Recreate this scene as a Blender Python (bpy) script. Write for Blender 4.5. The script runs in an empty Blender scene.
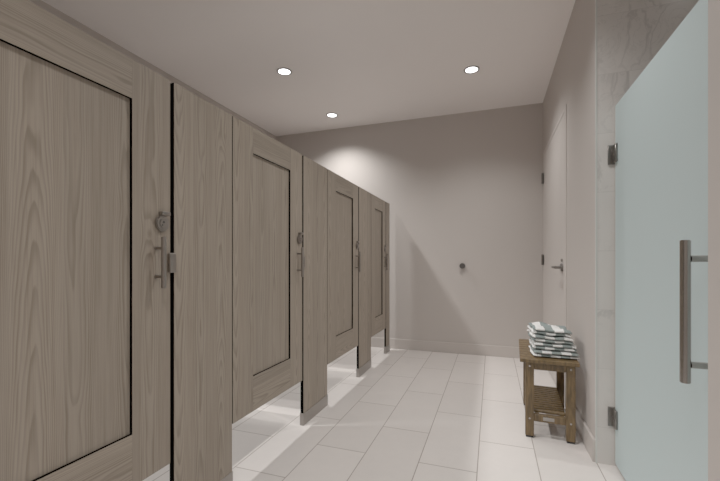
import bpy, bmesh, math, random
from mathutils import Vector, Matrix
random.seed(7)
C = bpy.context.scene.collection
PI = math.pi

# ------------------------------------------------------------------ colour
def lin(r, g, b):
    def f(c):
        c /= 255.0
        return c / 12.92 if c <= 0.04045 else ((c + 0.055) / 1.055) ** 2.4
    return (f(r), f(g), f(b), 1.0)

# ------------------------------------------------------------------ nodes
class NT:
    def __init__(self, name):
        self.m = bpy.data.materials.new(name)
        self.m.use_nodes = True
        self.t = self.m.node_tree
        self.t.nodes.clear()
        self.out = self.t.nodes.new('ShaderNodeOutputMaterial')
    def n(self, typ, **kw):
        nd = self.t.nodes.new(typ)
        for k, v in kw.items():
            setattr(nd, k, v)
        return nd
    def link(self, a, b):
        self.t.links.new(a, b)
    def setin(self, sock, v):
        if hasattr(v, 'is_output'):
            self.link(v, sock)
        else:
            sock.default_value = v
    def math(self, op, a, b=0.0, c=None):
        nd = self.n('ShaderNodeMath', operation=op)
        self.setin(nd.inputs[0], a); self.setin(nd.inputs[1], b)
        if c is not None: self.setin(nd.inputs[2], c)
        return nd.outputs[0]
    def vec(self, x, y, z):
        nd = self.n('ShaderNodeCombineXYZ')
        self.setin(nd.inputs[0], x); self.setin(nd.inputs[1], y); self.setin(nd.inputs[2], z)
        return nd.outputs[0]
    def noise(self, v, scale, detail=2, rough=0.5, dist=0.0):
        nd = self.n('ShaderNodeTexNoise')
        self.link(v, nd.inputs['Vector'])
        nd.inputs['Scale'].default_value = scale
        nd.inputs['Detail'].default_value = detail
        nd.inputs['Roughness'].default_value = rough
        nd.inputs['Distortion'].default_value = dist
        return nd.outputs['Fac']
    def smooth(self, v, a, b, lo=0.0, hi=1.0):
        nd = self.n('ShaderNodeMapRange', interpolation_type='SMOOTHSTEP')
        self.setin(nd.inputs[0], v)
        for i, q in enumerate((a, b, lo, hi)):
            nd.inputs[i + 1].default_value = q
        return nd.outputs[0]
    def mix(self, fac, a, b, blend='MIX'):
        nd = self.n('ShaderNodeMix', data_type='RGBA', blend_type=blend)
        self.setin(nd.inputs[0], fac); self.setin(nd.inputs[6], a); self.setin(nd.inputs[7], b)
        return nd.outputs[2]
    def bsdf(self, color, rough=0.5, metal=0.0, spec=0.5, height=None, bump=0.2, dist=0.002):
        p = self.n('ShaderNodeBsdfPrincipled')
        self.setin(p.inputs['Base Color'], color)
        self.setin(p.inputs['Roughness'], rough)
        p.inputs['Metallic'].default_value = metal
        p.inputs['Specular IOR Level'].default_value = spec
        if height is not None:
            b = self.n('ShaderNodeBump')
            b.inputs['Strength'].default_value = bump
            b.inputs['Distance'].default_value = dist
            self.link(height, b.inputs['Height'])
            self.link(b.outputs[0], p.inputs['Normal'])
        self.link(p.outputs[0], self.out.inputs[0])
        return p
    def coords(self):
        tc = self.n('ShaderNodeTexCoord')
        s = self.n('ShaderNodeSeparateXYZ')
        self.link(tc.outputs['Object'], s.inputs[0])
        return tc.outputs['Object'], s.outputs
    def rnd(self):
        return self.n('ShaderNodeObjectInfo').outputs['Random']

def mat_wood(name, along, base, dark, lighter):
    """greige laminate with straight fibre, cathedral arches, plank tone and a few knots"""
    t = NT(name)
    _, (x, y, z) = t.coords()
    r = t.rnd()
    u, w = (y, z) if along == 'z' else (z, y)
    u = t.math('ADD', u, t.math('MULTIPLY', r, 7.3))
    w = t.math('ADD', w, t.math('MULTIPLY', r, 19.1))
    # slow wander of the grain
    nw = t.noise(t.vec(t.math('MULTIPLY', u, 9.0), t.math('MULTIPLY', w, 1.3), r), 1.0, 3, 0.5)
    # veneer strips, each with its own tone and its own run of arches
    us = t.math('DIVIDE', u, 0.128)
    wn = t.n('ShaderNodeTexWhiteNoise', noise_dimensions='1D')
    t.link(t.math('FLOOR', us), wn.inputs['W'])
    plank = wn.outputs['Value']
    wc = t.n('ShaderNodeSeparateColor'); t.link(wn.outputs['Color'], wc.inputs[0])
    p = t.math('SUBTRACT', t.math('FRACT', us), t.math('ADD', 0.3, t.math('MULTIPLY', wc.outputs[1], 0.4)))
    flip = t.math('SUBTRACT', t.math('MULTIPLY', t.math('GREATER_THAN', wc.outputs[2], 0.5), 2.0), 1.0)
    arch = t.math('MULTIPLY', t.math('GREATER_THAN', wc.outputs[0], 0.58), t.math('MULTIPLY', flip, t.math('ADD', 3.5, t.math('MULTIPLY', plank, 4.0))))
    field = t.math('ADD', t.math('MULTIPLY', t.math('MULTIPLY', p, p), 30.0), t.math('MULTIPLY', w, arch))
    # knots
    vo = t.n('ShaderNodeTexVoronoi', feature='F1', distance='EUCLIDEAN')
    t.link(t.vec(t.math('MULTIPLY', u, 1.0), t.math('MULTIPLY', w, 0.55), 0.0), vo.inputs['Vector'])
    vo.inputs['Scale'].default_value = 4.6
    vo.inputs['Randomness'].default_value = 1.0
    kd = vo.outputs['Distance']
    bend = t.smooth(kd, 0.0, 0.28, 1.0, 0.0)
    rings = t.math('ADD', field, t.math('ADD', t.math('MULTIPLY', nw, 7.0), t.math('MULTIPLY', bend, 1.3)))
    rings = t.math('ADD', rings, t.math('MULTIPLY', u, 34.0))
    saw = t.math('FRACT', rings)
    line = t.math('MULTIPLY', t.smooth(saw, 0.25, 0.8), t.smooth(saw, 0.84, 1.0, 1.0, 0.0))
    fib = t.noise(t.vec(t.math('MULTIPLY', u, 260.0), t.math('MULTIPLY', w, 5.0), r), 1.0, 3, 0.6)
    fib2 = t.noise(t.vec(t.math('MULTIPLY', u, 60.0), t.math('MULTIPLY', w, 1.6), r), 1.0, 2, 0.5)
    col = t.mix(t.math('MULTIPLY', line, 0.62), base, dark)
    col = t.mix(t.smooth(fib, 0.35, 0.8, 0.0, 0.45), col, dark)
    col = t.mix(t.smooth(fib2, 0.35, 0.7, 0.0, 0.45), col, lighter)
    tone = t.math('ADD', 0.89, t.math('MULTIPLY', plank, 0.2))
    tone = t.math('ADD', tone, t.math('MULTIPLY', t.math('SUBTRACT', r, 0.5), 0.05))
    col = t.mix(1.0, col, t.vec(tone, tone, tone), 'MULTIPLY')
    core = t.smooth(kd, 0.02, 0.075, 0.7, 0.0)
    col = t.mix(core, col, lin(88, 74, 60))
    t.bsdf(col, 0.5, spec=0.25, height=fib, bump=0.08, dist=0.001)
    return t.m

def mat_plain(name, col, rough=0.5, metal=0.0, spec=0.5, var=0.04, scale=6.0, bump=0.0, bscale=300.0):
    t = NT(name)
    v, _ = t.coords()
    n = t.noise(v, scale, 3, 0.5)
    k = t.math('ADD', 1.0 - var / 2, t.math('MULTIPLY', n, var))
    c = t.mix(1.0, col, t.vec(k, k, k), 'MULTIPLY')
    t.bsdf(c, rough, metal, spec, t.noise(v, bscale, 2) if bump else None, bump, 0.001)
    return t.m

def mat_floor():
    t = NT('floor_tile')
    v, (x, y, z) = t.coords()
    br = t.n('ShaderNodeTexBrick', offset=0.5, offset_frequency=2, squash=1.0, squash_frequency=2)
    t.link(t.vec(t.math('SUBTRACT', y, 2.6665 - 0.705 * 20), t.math('SUBTRACT', x, -0.07 - 0.2925 * 40), 0.0), br.inputs['Vector'])
    br.inputs['Scale'].default_value = 1.0
    br.inputs['Brick Width'].default_value = 0.705
    br.inputs['Row Height'].default_value = 0.2925
    br.inputs['Mortar Size'].default_value = 0.0028
    br.inputs['Mortar Smooth'].default_value = 0.2
    br.inputs['Bias'].default_value = 0.0
    br.inputs['Color1'].default_value = lin(212, 205, 200)
    br.inputs['Color2'].default_value = lin(217, 210, 205)
    br.inputs['Mortar'].default_value = lin(156, 145, 137)
    cl = t.noise(v, 3.0, 5, 0.6, 0.6)
    cl2 = t.noise(v, 22.0, 4, 0.6)
    k = t.math('ADD', 0.90, t.math('ADD', t.math('MULTIPLY', cl, 0.14), t.math('MULTIPLY', cl2, 0.07)))
    col = t.mix(1.0, br.outputs['Color'], t.vec(k, k, k), 'MULTIPLY')
    h = t.math('SUBTRACT', 1.0, br.outputs['Fac'])
    t.bsdf(col, t.math('ADD', 0.34, t.math('MULTIPLY', br.outputs['Fac'], 0.4)), spec=0.4, height=h, bump=0.5, dist=0.0015)
    return t.m

def mat_marble():
    t = NT('white_marble_tile')
    v, (x, y, z) = t.coords()
    q = t.vec(t.math('ADD', x, t.math('MULTIPLY', y, 0.7)), z, t.math('MULTIPLY', y, 0.3))
    br = t.n('ShaderNodeTexBrick', offset=0.5, offset_frequency=2, squash=1.0, squash_frequency=2)
    t.link(t.vec(t.math('ADD', t.math('ADD', x, y), 0.13), t.math('ADD', z, 10 * 0.305 - 0.19), 0.0), br.inputs['Vector'])
    br.inputs['Scale'].default_value = 1.0
    br.inputs['Brick Width'].default_value = 0.61
    br.inputs['Row Height'].default_value = 0.305
    br.inputs['Mortar Size'].default_value = 0.0014
    br.inputs['Mortar Smooth'].default_value = 0.3
    br.inputs['Color1'].default_value = (0, 0, 0, 1)
    br.inputs['Color2'].default_value = (1, 1, 1, 1)
    br.inputs['Mortar'].default_value = (0.5, 0.5, 0.5, 1)
    sh = t.n('ShaderNodeVectorMath', operation='ADD')
    t.link(q, sh.inputs[0])
    t.link(t.mix(1.0, br.outputs['Color'], (3, 5, 2, 1), 'MULTIPLY'), sh.inputs[1])
    q2 = sh.outputs[0]
    n1 = t.noise(q2, 2.6, 6, 0.55, 1.1)
    vein = t.smooth(t.math('ABSOLUTE', t.math('SUBTRACT', n1, 0.5)), 0.0, 0.03, 1.0, 0.0)
    n2 = t.noise(q2, 5.5, 5, 0.6, 1.6)
    vein2 = t.smooth(t.math('ABSOLUTE', t.math('SUBTRACT', n2, 0.47)), 0.0, 0.02, 0.6, 0.0)
    msk = t.smooth(t.noise(q2, 2.1, 2), 0.42, 0.62)
    amt = t.math('MULTIPLY', t.math('MAXIMUM', vein, vein2), msk)
    cloud = t.smooth(t.noise(q2, 3.0, 4), 0.35, 0.75, 0.0, 0.3)
    col = t.mix(cloud, lin(216, 211, 206), lin(186, 182, 178))
    col = t.mix(t.math('MULTIPLY', amt, 0.34), col, lin(128, 124, 122))
    col = t.mix(br.outputs['Fac'], col, lin(196, 191, 186))
    t.bsdf(col, 0.22, spec=0.45)
    return t.m

def mat_frosted():
    t = NT('frosted_glass')
    v, _ = t.coords()
    n = t.noise(v, 40.0, 2)
    d = t.n('ShaderNodeBsdfDiffuse'); d.inputs[0].default_value = (0.67, 0.785, 0.795, 1)
    tr = t.n('ShaderNodeBsdfTranslucent'); tr.inputs[0].default_value = (0.67, 0.785, 0.795, 1)
    m1 = t.n('ShaderNodeMixShader'); m1.inputs[0].default_value = 0.32
    t.link(d.outputs[0], m1.inputs[1]); t.link(tr.outputs[0], m1.inputs[2])
    g = t.n('ShaderNodeBsdfGlossy'); g.inputs['Color'].default_value = (1, 1, 1, 1)
    t.setin(g.inputs['Roughness'], t.math('ADD', 0.32, t.math('MULTIPLY', n, 0.06)))
    m2 = t.n('ShaderNodeMixShader'); m2.inputs[0].default_value = 0.05
    t.link(m1.outputs[0], m2.inputs[1]); t.link(g.outputs[0], m2.inputs[2])
    t.link(m2.outputs[0], t.out.inputs[0])
    return t.m

def mat_metal(name, col, rough):
    t = NT(name)
    v, (x, y, z) = t.coords()
    n = t.noise(t.vec(t.math('MULTIPLY', x, 30.0), t.math('MULTIPLY', y, 30.0), t.math('MULTIPLY', z, 900.0)), 1.0, 2)
    t.bsdf(col, t.math('ADD', rough - 0.05, t.math('MULTIPLY', n, 0.1)), 1.0)
    return t.m

def mat_emit(name, col, s):
    t = NT(name)
    e = t.n('ShaderNodeEmission'); e.inputs[0].default_value = col; e.inputs[1].default_value = s
    t.link(e.outputs[0], t.out.inputs[0])
    return t.m

def mat_teak():
    t = NT('oiled_teak')
    v, (x, y, z) = t.coords()
    r = t.rnd()
    g = t.noise(t.vec(t.math('ADD', t.math('MULTIPLY', x, 60.0), t.math('MULTIPLY', r, 30)), t.math('MULTIPLY', y, 60.0), t.math('MULTIPLY', z, 9.0)), 1.0, 3, 0.6)
    col = t.mix(t.smooth(g, 0.3, 0.72), lin(72, 54, 28), lin(114, 89, 54))
    t.bsdf(col, 0.42, spec=0.4, height=g, bump=0.1, dist=0.001)
    return t.m

def mat_towel():
    t = NT('striped_terry')
    uv = t.n('ShaderNodeUVMap', uv_map='stripe')
    s = t.n('ShaderNodeSeparateXYZ'); t.link(uv.outputs[0], s.inputs[0])
    v, _ = t.coords()
    wob = t.math('MULTIPLY', t.math('SUBTRACT', t.noise(v, 90.0, 2), 0.5), 0.06)
    f = t.math('FRACT', t.math('ADD', s.outputs[0], wob))
    k = t.smooth(t.math('ABSOLUTE', t.math('SUBTRACT', f, 0.5)), 0.235, 0.265)
    tone = t.noise(v, 500.0, 2)
    col = t.mix(k, lin(131, 141, 139), lin(232, 232, 230))
    kk = t.math('ADD', 0.85, t.math('MULTIPLY', tone, 0.25))
    col = t.mix(1.0, col, t.vec(kk, kk, kk), 'MULTIPLY')
    t.bsdf(col, 0.95, spec=0.1, height=tone, bump=0.6, dist=0.003)
    return t.m

M = {}
WB, WD, WL = lin(147, 134, 119), lin(102, 89, 75), lin(155, 143, 129)
M['wood_v'] = mat_wood('greige_wood_upright_grain', 'z', WB, WD, WL)
M['wood_h'] = mat_wood('greige_wood_level_grain', 'y', WB, WD, WL)
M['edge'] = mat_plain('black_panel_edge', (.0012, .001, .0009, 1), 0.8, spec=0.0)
M['wall'] = mat_plain('painted_wall', lin(188, 180, 174), 0.75, spec=0.2, var=0.02)
M['ceil'] = mat_plain('painted_ceiling', lin(250, 244, 241), 0.85, spec=0.1, var=0.02)
M['base'] = mat_plain('baseboard_paint', lin(190, 182, 176), 0.6, spec=0.3, var=0.03)
M['door'] = mat_plain('painted_door', lin(198, 190, 184), 0.5, spec=0.3, var=0.02)
M['floor'] = mat_floor()
M['marble'] = mat_marble()
M['glass'] = mat_frosted()
M['steel'] = mat_metal('brushed_steel', (0.36, 0.335, 0.31, 1), 0.2)
M['hw'] = mat_metal('aged_nickel', (0.27, 0.24, 0.215, 1), 0.36)
M['dsteel'] = mat_metal('dark_steel', (0.20, 0.185, 0.17, 1), 0.32)
M['shoe'] = mat_metal('satin_steel_shoe', (0.35, 0.325, 0.30, 1), 0.40)
M['teak'] = mat_teak()
M['towel'] = mat_towel()
M['black'] = mat_plain('black_rubber', lin(22, 20, 19), 0.7)
M['greyrub'] = mat_plain('grey_rubber', lin(62, 58, 55), 0.4)
M['lens'] = mat_emit('lit_lens', (1.0, 0.98, 0.955, 1), 9.0)
M['white'] = mat_plain('grey_trim', lin(128, 122, 117), 0.5)
M['seal'] = mat_plain('pale_vinyl_seal', lin(205, 208, 203), 0.3)

# ------------------------------------------------------------------ meshes
def box(bm, x0, x1, y0, y1, z0, z1, bev=0.0, seg=2, mi=0):
    r = bmesh.ops.create_cube(bm, size=1.0)
    vs = r['verts']
    for v in vs:
        v.co = Vector(((x0 + x1) / 2 + v.co.x * (x1 - x0), (y0 + y1) / 2 + v.co.y * (y1 - y0), (z0 + z1) / 2 + v.co.z * (z1 - z0)))
    fs = list({f for v in vs for f in v.link_faces})
    for f in fs: f.material_index = mi
    if bev > 0:
        es = list({e for v in vs for e in v.link_edges})
        bmesh.ops.bevel(bm, geom=es, offset=bev, segments=seg, affect='EDGES', profile=0.5)
    return fs

def board(bm, x0, x1, y0, y1, z0, z1):
    """box whose broad faces (+-X) take slot 0 and whose edges take slot 1"""
    for f in box(bm, x0, x1, y0, y1, z0, z1):
        f.normal_update()
        f.material_index = 0 if abs(f.normal.x) > 0.5 else 1

def cyl(bm, p, q, r, seg=24, r2=None, bev=0.0):
    p, q = Vector(p), Vector(q)
    d = q - p
    rot = d.to_track_quat('Z', 'Y').to_matrix().to_4x4()
    res = bmesh.ops.create_cone(bm, cap_ends=True, segments=seg, radius1=r, radius2=r if r2 is None else r2, depth=d.length,
                          matrix=Matrix.Translation((p + q) / 2) @ rot)
    if bev:
        fs = {f for v in res['verts'] for f in v.link_faces if len(f.verts) > 4}
        es = list({e for f in fs for e in f.edges})
        bmesh.ops.bevel(bm, geom=es, offset=bev, segments=2, affect='EDGES')

def obj(name, bm, mats, parent=None, loc=None, smooth=False):
    me = bpy.data.meshes.new(name)
    bmesh.ops.recalc_face_normals(bm, faces=bm.faces)
    bm.to_mesh(me); bm.free()
    for m in (mats if isinstance(mats, (list, tuple)) else [mats]):
        me.materials.append(M[m])
    if smooth:
        me.polygons.foreach_set('use_smooth', [True] * len(me.polygons))
        try:
            me.set_sharp_from_angle(angle=math.radians(40))
        except Exception:
            pass
    o = bpy.data.objects.new(name, me)
    C.objects.link(o)
    if parent is not None: o.parent = parent
    if loc is not None: o.location = loc
    return o

def nb(): return bmesh.new()

def thing(name, label, cat, loc=(0, 0, 0), group=None):
    o = bpy.data.objects.new(name, None)
    C.objects.link(o); o.location = loc; o.empty_display_size = 0.05
    o['label'] = label; o['category'] = cat
    if group: o['group'] = group
    return o

def tag(o, label, cat, group=None):
    o['label'] = label; o['category'] = cat
    if group: o['group'] = group
    return o

def struct(name, bm, m, **kw):
    o = obj(name, bm, m, **kw)
    o['kind'] = 'structure'
    return o

# ------------------------------------------------------------------ dimensions
H = 2.743            # ceiling
XP = -1.138          # front face of the stall fronts
XW = 0.511           # right wall face
YB = 4.44            # back wall face
XL = -2.755           # wall behind the stalls
YF = -1.2            # wall behind the viewer
YM = 2.262           # marble wall face
YJ = 1.18            # end of the wall in front of the shower
XG = 0.594           # glass door face
XS = 1.55            # far side of the shower

# ------------------------------------------------------------------ setting
b = nb(); box(b, XL - .12, XS + .12, YF - .12, YB + .12, -0.1, 0.0); struct('floor', b, 'floor')
b = nb(); box(b, XL - .12, XS + .12, YF - .12, YB + .12, H, H + 0.1); struct('ceiling', b, 'ceil')
b = nb(); box(b, XL, XW, YB, YB + .12, 0, H); struct('wall_back', b, 'wall')
b = nb(); box(b, XL - .12, XL, YF - .12, YB + .12, 0, H); struct('wall_left', b, 'wall')
b = nb(); box(b, XL, XW, YF - .12, YF, 0, H); struct('wall_front', b, 'wall')
DY0, DY1, DZ = 3.115, 4.33, 2.17     # door opening in the right wall
b = nb()
box(b, XW, XW + .14, YM + .012, DY0, 0, H)
box(b, XW, XW + .14, DY1, YB + .12, 0, H)
box(b, XW, XW + .14, DY0, DY1, DZ, H)
struct('wall_right', b, 'wall')
b = nb(); box(b, XW, XW + .16, YF - .12, YJ, 0, H); struct('wall_right_near', b, 'wall')
b = nb(); box(b, XW + .0005, XS, YM, YM + .012, 0, H); struct('wall_shower_back', b, 'marble')
b = nb(); box(b, XS, XS + .12, YF - .12, YB + .12, 0, H); struct('wall_shower_side', b, 'marble')
b = nb(); box(b, XW + .16, XS, YJ - .12, YJ, 0, H); struct('wall_shower_near', b, 'marble')
# metal edge where marble meets the paint
b = nb(); box(b, XW - .0012, XW + .0065, YM - .0018, YM + .010, 0, H, .0006, 1); struct('trim_1', b, 'seal')
# baseboards
def baseboard(name, x0, x1, y0, y1):
    b = nb(); box(b, x0, x1, y0, y1, 0, .118, .004, 2); struct(name, b, 'base')
baseboard('baseboard_back', XL, XW, YB - .014, YB + .002)
baseboard('baseboard_right', XW - .014, XW + .002, YM + .004, DY0 - .041)
baseboard('baseboard_left', XL - .002, XL + .014, YF, YB - .014)
# door frame and door in the right wall
b = nb()
for y0, y1 in ((DY0 - .040, DY0 + .012), (DY1 - .012, DY1 + .030)):
    box(b, XW - .005, XW + .145, y0, y1, 0, DZ + .024, .003)
box(b, XW - .005, XW + .145, DY0 + .012, DY1 - .012, DZ - .012, DZ + .024, .003)
struct('trim_2', b, 'door')
b = nb(); box(b, XW - .004, XW + .040, DY0 + .019, DY1 - .016, .008, DZ - .016, .002)
door1 = struct('door_1', b, 'door')
for zc in (1.91, 1.068, .26):
    b = nb()
    cyl(b, (XW - .017, DY1 - .012, zc - .055), (XW - .017, DY1 - .012, zc + .055), .010, 16)
    box(b, XW - .0075, XW - .0055, DY1 - .050, DY1 - .014, zc - .052, zc + .052)
    obj('hinge', b, 'dsteel', door1, smooth=True)
b = nb()
ly, lz = DY0 + .10, 1.005
cyl(b, (XW - .004, ly, lz), (XW - .020, ly, lz), .030, 32, bev=.003)
cyl(b, (XW - .018, ly, lz), (XW - .060, ly, lz), .011, 20)
h = obj('door_handle', b, 'dsteel', door1, smooth=True)
b = nb()
cyl(b, (XW - .056, ly - .010, lz), (XW - .056, ly + .125, lz), .0095, 16, bev=.003)
obj('lever', b, 'dsteel', h, smooth=True)
b = nb()
cyl(b, (XW - .004, ly, lz + .055), (XW - .016, ly, lz + .055), .012, 20, bev=.002)
obj('lock_button', b, 'steel', h, smooth=True)

# ------------------------------------------------------------------ stall fronts
ZB, ZT, TH = 0.294, 1.729, 0.022
KY = 1.0098          # spacing along the row
SH = 0.078

def divider(y, label):
    y *= KY
    t = thing('stall_divider', label, 'partition', (XL, y, 0), 'dividing walls between the toilet stalls')
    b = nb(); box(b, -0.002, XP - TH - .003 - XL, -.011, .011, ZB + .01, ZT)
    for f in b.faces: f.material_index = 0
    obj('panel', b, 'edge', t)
    return t

def pilaster(y0, y1, label, keeper=True):
    y0, y1 = y0 * KY, y1 * KY
    t = thing('stall_pilaster', label, 'partition post', (XP, y0, 0), 'upright posts between the stall doors')
    w = y1 - y0
    b = nb(); board(b, -TH, 0, 0, w, 0.012, ZT); obj('post_panel', b, ['wood_v', 'edge'], t)
    b = nb()   # shoe: a thin sleeve round the foot
    box(b, .0003, .0035, -.0025, w + .0025, 0, SH, .0008, 1)
    box(b, -TH - .0035, -TH - .0003, -.0025, w + .0025, 0, SH, .0008, 1)
    box(b, -TH - .0003, .0003, w + .0003, w + .0025, 0, SH)
    obj('base_shoe', b, 'shoe', t)
    b = nb(); box(b, -TH - .0003, .0003, -.0025, -.0003, 0, SH); obj('shoe_end', b, 'shoe', t)
    if keeper:
        b = nb()
        box(b, .0010, .017, -.034, -.003, 1.008, 1.082, .005, 3)
        box(b, -.016, .0095, -.006, -.0002, 1.016, 1.074)
        o = obj('latch_keeper', b, 'hw', t, smooth=True)
    return t

def stall_door(y0, y1, label, stile=.157, latch_stile=None):
    y0, y1 = y0 * KY, y1 * KY
    ls = latch_stile or stile
    t = thing('toilet_stall_door', label, 'stall door', (XP, y0, ZB), 'shaker doors of the toilet stalls')
    w, h = y1 - y0, ZT - ZB
    rt, rb = .132, .176
    b = nb(); board(b, -TH, 0, 0, stile, 0, h); obj('stile', b, ['wood_v', 'edge'], t)
    b = nb(); board(b, -TH, 0, w - ls, w, 0, h); obj('stile', b, ['wood_v', 'edge'], t)
    b = nb(); board(b, -TH, 0, stile + .0004, w - ls - .0004, h - rt, h); obj('rail', b, ['wood_h', 'edge'], t)
    b = nb(); board(b, -TH, 0, stile + .0004, w - ls - .0004, 0, rb); obj('rail', b, ['wood_h', 'edge'], t)
    b = nb(); board(b, -TH, -.012, stile + .0002, w - ls - .0002, rb + .0002, h - rt - .0002); obj('center_panel', b, ['wood_v', 'edge'], t)
    # round latch with thumb tab
    zl, yl = 1.188 - ZB, w - .041
    b = nb()
    cyl(b, (0.0003, yl, zl), (.011, yl, zl), .029, 36, bev=.003)
    la = obj('latch', b, 'hw', t, smooth=True)
    b = nb()
    cyl(b, (.0112, yl, zl), (.0135, yl, zl), .016, 28, bev=.001)
    obj('indicator_dial', b, 'hw', la, smooth=True)
    b = nb()
    cyl(b, (.0136, yl, zl + .005), (.0142, yl, zl + .005), .004, 14)
    cyl(b, (.0136, yl - .006, zl - .006), (.0142, yl - .006, zl - .006), .0028, 12)
    obj('dial_mark', b, 'black', la)
    b = nb()
    box(b, .0006, .020, yl - .012, yl + .026, zl + .030, zl + .044, .003, 2)
    obj('thumb_tab', b, 'hw', la, smooth=True)
    # tubular pull
    yh = w - .062
    b = nb()
    cyl(b, (.036, yh, .955 - ZB), (.036, yh, 1.138 - ZB), .0088, 24, bev=.0015)
    pu = obj('pull_handle', b, 'hw', t, smooth=True)
    for z in (1.098, .996):
        b = nb(); cyl(b, (.0003, yh, z - ZB), (.029, yh, z - ZB), .0055, 16); cyl(b, (.0003, yh, z - ZB), (.003, yh, z - ZB), .008, 16)
        obj('handle_post', b, 'hw', pu, smooth=True)
    # hinges on the far-from-view edge are the thin dark pivots at top and bottom
    return t

stall_door(.36, 1.087, 'nearest and largest greige wood stall door, cut off by left edge of photo', latch_stile=.157)
pilaster(1.106, 1.440, "wide greige post right of the nearest stall door, running off the photo's bottom edge")
stall_door(1.446, 2.117, 'second greige wood stall door, between the two widest posts', latch_stile=.147)
pilaster(2.136, 2.500, 'greige post with metal foot between second and third stall doors')
stall_door(2.506, 3.172, 'third greige wood stall door, beyond the second post', latch_stile=.137)
pilaster(3.190, 3.547, 'greige post with metal foot between third and last stall doors')
stall_door(3.553, 4.090, 'farthest and narrowest greige wood stall door, near the back wall', stile=.13, latch_stile=.13)
pilaster(4.108, 4.262, 'last greige post of the row, against the back wall')
for i, y in enumerate((.20, 1.273, 2.318, 3.368)):
    divider(y, ['greige divider closing off the nearest stall on the viewer side',  # first one is unseen, added to stop light spilling from the nearest stall
                'greige divider behind the first wide post',
                'greige divider behind the post after the second door',
                'greige divider behind the post before the last door'][i])

# ------------------------------------------------------------------ shower door
sd = thing('shower_door', 'tall frosted pale green glass shower door at right with steel pull bar', 'glass door', (XG, YM, 0))
gy0, gy1 = YJ + .012 - YM, -.016
b = nb(); box(b, 0, .010, gy0, gy1, .018, 1.845, .0012, 1); obj('glass_pane', b, 'glass', sd)
b = nb(); box(b, .001, .009, -.0155, -.006, .018, 1.845, .001, 1); obj('edge_seal', b, 'seal', sd)
for zc in (1.598, .253):
    b = nb()
    box(b, -.030, .040, -.0075, -.001, zc - .050, zc + .050, .0012, 1)       # plate on the marble
    box(b, -.012, -.0006, -.058, -.008, zc - .046, zc + .046, .002, 1)       # clamp on the glass, room side
    hg = obj('hinge', b, 'dsteel', sd, smooth=True)
    b = nb(); box(b, .0106, .022, -.058, -.008, zc - .046, zc + .046, .002, 1)
    obj('inner_clamp', b, 'dsteel', hg, smooth=True)
    b = nb(); cyl(b, (-.0125, -.033, zc), (-.0160, -.033, zc), .007, 18, bev=.001)
    obj('hinge_screw', b, 'steel', hg, smooth=True)
yh = 1.341 - YM
b = nb(); cyl(b, (-.066, yh, .699), (-.066, yh, 1.112), .0128, 32, bev=.002)
ph = obj('pull_handle', b, 'steel', sd, smooth=True)
for z in (1.058, .752):
    b = nb(); cyl(b, (-.0535, yh, z), (-.0006, yh, z), .0095, 20)
    obj('handle_post', b, 'steel', ph, smooth=True)

# ------------------------------------------------------------------ teak bench
bx0, bx1, by0, by1, bh = .157, .470, 2.440, 3.060, .472
bn = thing('slatted_bench', 'small brown teak bench with slatted shelf against the right wall', 'bench', (bx0, by0, 0))
bn.rotation_euler.z = -.052
W, L = bx1 - bx0, by1 - by0
lw = .048
for lx in (.030, W - .018 - lw):
    for lyy in (.020, L - .020 - lw):
        b = nb(); box(b, lx, lx + lw, lyy, lyy + lw, .012, bh - .026, .003, 2)
        lg = obj('leg', b, 'teak', bn)
        b = nb(); box(b, lx + .003, lx + lw - .003, lyy + .003, lyy + lw - .003, 0, .0118, .002, 1)
        obj('foot_pad', b, 'black', lg)
        near = lyy < .1
        for z in (bh - .045, .115):
            b = nb()
            yy = lyy if near else lyy + lw
            cyl(b, (lx + lw / 2, yy + (-.002 if near else .002), z), (lx + lw / 2, yy + (.001 if near else -.001), z), .0055, 14)
            obj('screw', b, 'steel', lg)
# top: end boards and cross slats
b = nb()
n, g = 9, .006
sw = (L - g * (n - 1)) / n
for i in range(n):
    y = i * (sw + g)
    box(b, 0, W, y, y + sw, bh - .022, bh, .003, 2)
for x in (.030, W - .030 - .022):
    box(b, x, x + .022, .012, L - .012, bh - .0255, bh - .0222)
obj('slatted_top', b, 'teak', bn)
# aprons
for y in (.028, L - .028 - .022):
    b = nb(); box(b, .030 + lw + .0005, W - .018 - lw - .0005, y, y + .022, bh - .066, bh - .0262, .002, 1); obj('end_apron', b, 'teak', bn)
for x in (.044, W - .034 - .022):
    b = nb(); box(b, x, x + .022, .020 + lw + .0005, L - .020 - lw - .0005, bh - .066, bh - .0262, .002, 1); obj('side_apron', b, 'teak', bn)
# shelf
b = nb()
ya, yb_ = .052, L - .052
n = 13
p = (yb_ - ya) / n
for i in range(n):
    y = ya + i * p
    box(b, .030 + lw + .001, W - .018 - lw - .001, y + .006, y + p - .006, .142, .156, .002, 1)
obj('slatted_shelf', b, 'teak', bn)
for y in (.028, L - .028 - .022):
    b = nb(); box(b, .030 + lw + .0005, W - .018 - lw - .0005, y, y + .022, .098, .1415, .002, 1)
    rl = obj('end_rail', b, 'teak', bn)
    if y < .1:
        b = nb(); box(b, W / 2 - .030, W / 2 + .030, y - .0022, y - .0003, .109, .129, .0008, 1)
        obj('maker_plate', b, 'shoe', rl)
for x in (.085, W - .072 - .022):
    b = nb(); box(b, x, x + .022, .051, L - .051, .110, .1415, .002, 1); obj('side_rail', b, 'teak', bn)

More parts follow.
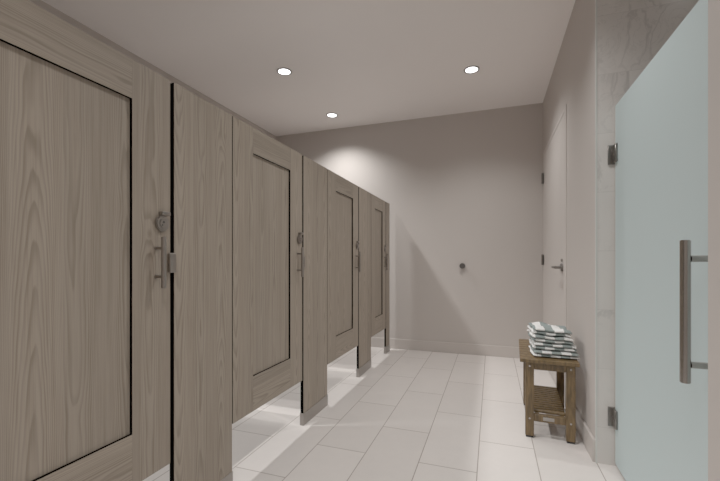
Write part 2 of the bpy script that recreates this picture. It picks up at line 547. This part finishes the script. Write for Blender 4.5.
# ------------------------------------------------------------------ towels
def towel(cx, cy, z0, w, d, th, layers, off, rot, label, seed):
    rr = random.Random(seed)
    bm = bmesh.new()
    uvl = bm.loops.layers.uv.new('stripe')
    N, K = 34, 34
    lh = th / layers
    for li in range(layers):
        dx, dy = rr.uniform(-.004, .004), rr.uniform(-.006, .006)
        ph = [.7, 2.1, rr.uniform(0, 6.28), rr.uniform(0, 6.28)]
        so = off + (li % 2) * .5 + rr.uniform(-.10, .10)
        ww, dd = w / 2 + rr.uniform(-.004, .003), d / 2 + rr.uniform(-.005, .003)
        zc = z0 + lh * (li + .5)
        def prof(s, t):
            a = max(0.0, 1 - abs(s) ** 9) ** .5 * max(0.0, 1 - abs(t) ** 9) ** .5
            return a * lh * .49
        rows = {}
        def P(i, j, side):
            key = (i, j, side if 0 < i < N and 0 < j < K else 0)
            if key in rows: return rows[key]
            # concentrate samples near the rim
            s = math.sin((i / N - .5) * PI); t = math.sin((j / K - .5) * PI)
            lift = (zc + side * lh * .5 - bh - .002) / .165
            wv = lift * (.0045 * math.sin(5 * s + ph[0] + 3 * t) + .004 * math.sin(6 * t + ph[1] - 4 * s) - .011 * s)
            # rounded corners
            cr = 1 - .035 * (abs(s) ** 8) * (abs(t) ** 8)
            x = s * ww * cr + dx + .003 * math.sin(5 * t + ph[2]) * abs(s) ** 3
            y = t * dd * cr + dy + .003 * math.sin(5 * s + ph[3]) * abs(t) ** 3
            z = zc + side * prof(s, t) + wv
            v = bm.verts.new((x, y, z)); rows[key] = v
            return v
        for side in (1, -1):
            for i in range(N):
                for j in range(K):
                    q = [P(i, j, side), P(i + 1, j, side), P(i + 1, j + 1, side), P(i, j + 1, side)]
                    q = list(dict.fromkeys(q))
                    if len(q) < 3: continue
                    try:
                        f = bm.faces.new(q)
                    except ValueError:
                        continue
                    for lp in f.loops:
                        lp[uvl].uv = ((lp.vert.co.x - dx) / .104 + so, lp.vert.co.y)
    o = obj('folded_towel', bm, 'towel', smooth=True)
    o.location = (cx, cy, 0); o.rotation_euler = (0, 0, rot)
    return tag(o, label, 'towel', 'folded striped towels on the bench')

tw = [
    ('green and white striped folded towel at the bottom of the bench stack', .357, 2.628, .252, .285, .0),
    ('green and white striped folded towel second up in the stack', .352, 2.636, .244, .275, .35),
    ('green and white striped folded towel just under the topmost one', .343, 2.638, .236, .275, .72),
    ('topmost striped folded towel, broad white and green stripes showing', 0.338, 2.648, .226, .265, .10),
]
zt = bh + .0022
for i, (lb, cx, cy, w, d, off) in enumerate(tw):
    th = .0385
    towel(cx, cy, zt, w, d, th, 2 if i < 3 else 2, off, [.0, .012, .024, .036][i], lb, 11 + i)
    zt += th + .0042

# ------------------------------------------------------------------ wall bumper
b = nb()
hx, hz = -.318, 1.0
cyl(b, (hx, YB - .0002, hz), (hx, YB - .010, hz), .033, 32, bev=.003)
wb = obj('wall_bumper', b, 'dsteel', smooth=True)
tag(wb, 'small round dark metal door bumper on the plain back wall', 'door stop')
b = nb(); cyl(b, (hx, YB - .0102, hz), (hx, YB - .045, hz), 0.027, 28, r2=.029, bev=.004)
obj('rubber_tip', b, 'greyrub', wb, smooth=True)

# ------------------------------------------------------------------ lights
WARM = (1.0, 0.985, 0.965)
def lamp(x, y, watts, ang=132, blend=1.0, rad=.05):
    l = bpy.data.lights.new('downlight_beam', 'SPOT')
    l.energy = watts; l.color = WARM; l.spot_size = math.radians(ang); l.spot_blend = blend; l.shadow_soft_size = rad
    o = bpy.data.objects.new('downlight_beam', l); C.objects.link(o); o.location = (x, y, H - .014)
    return o
def fixture(x, y, label):
    t = thing('recessed_downlight', label, 'ceiling light', (x, y, H), 'recessed ceiling downlights')
    b = nb()
    N = 48
    prof = [(.0525, -.0005), (.0525, -.006), (.058, -.0085), (.065, -.006), (.067, -.0005)]
    vs = [[b.verts.new((r * math.cos(2 * PI * k / N), r * math.sin(2 * PI * k / N), z)) for r, z in prof] for k in range(N)]
    for k in range(N):
        for j in range(len(prof) - 1):
            b.faces.new((vs[k][j], vs[(k + 1) % N][j], vs[(k + 1) % N][j + 1], vs[k][j + 1]))
    obj('trim_ring', b, 'white', t, smooth=True)
    b = nb(); cyl(b, (0, 0, -.0006), (0, 0, -.003), .0518, 48); obj('light_lens', b, 'lens', t)

XSL, XC = -1.745, -.17
fixture(XSL, 2.945, 'round white ceiling downlight at upper left, above the stalls')
fixture(XSL, 4.005, 'smallest round ceiling downlight, closest to the back wall above the last stall')
fixture(XC, 3.462, 'round white ceiling downlight at right, above the walkway')
SW, CW = 148, 88
for y in (.83, 1.89, 2.945, 4.005):
    lamp(XSL, y, SW)
lamp(XC, 3.462, CW)
lamp(XC, 1.80, CW)
lamp(XC, 0.10, CW * .8)
lamp(XC, -.75, CW * .8)  # extra fill added behind the viewer to brighten the ceiling, no fixture
lamp(1.1, 1.72, 4, 140, 1.0)  # weak fill added inside the shower, which has no lamp of its own

w = bpy.data.worlds.new('World'); bpy.context.scene.world = w
w.use_nodes = True
w.node_tree.nodes['Background'].inputs[0].default_value = (.9, .87, .84, 1)
w.node_tree.nodes['Background'].inputs[1].default_value = 0.0

# ------------------------------------------------------------------ camera
cam = bpy.data.cameras.new('camera')
cam.sensor_width = 36.0
cam.lens = 377.0 / 720.0 * 36.0
cam.shift_y = (261.5 - 240.5) / 720.0
cam.clip_start = .02
co = bpy.data.objects.new('camera', cam); C.objects.link(co)
co.location = (0, 0, 1.05)
co.rotation_euler = (PI / 2, 0, math.atan(132 / 377.0))
bpy.context.scene.camera = co

sc = bpy.context.scene
sc.view_settings.view_transform = 'Standard'
sc.view_settings.look = 'None'
sc.view_settings.exposure = -0.66
sc.view_settings.gamma = 1.45
sc.cycles.use_denoising = True
sc.cycles.max_bounces = 10
sc.cycles.diffuse_bounces = 6
sc.cycles.sample_clamp_indirect = 6
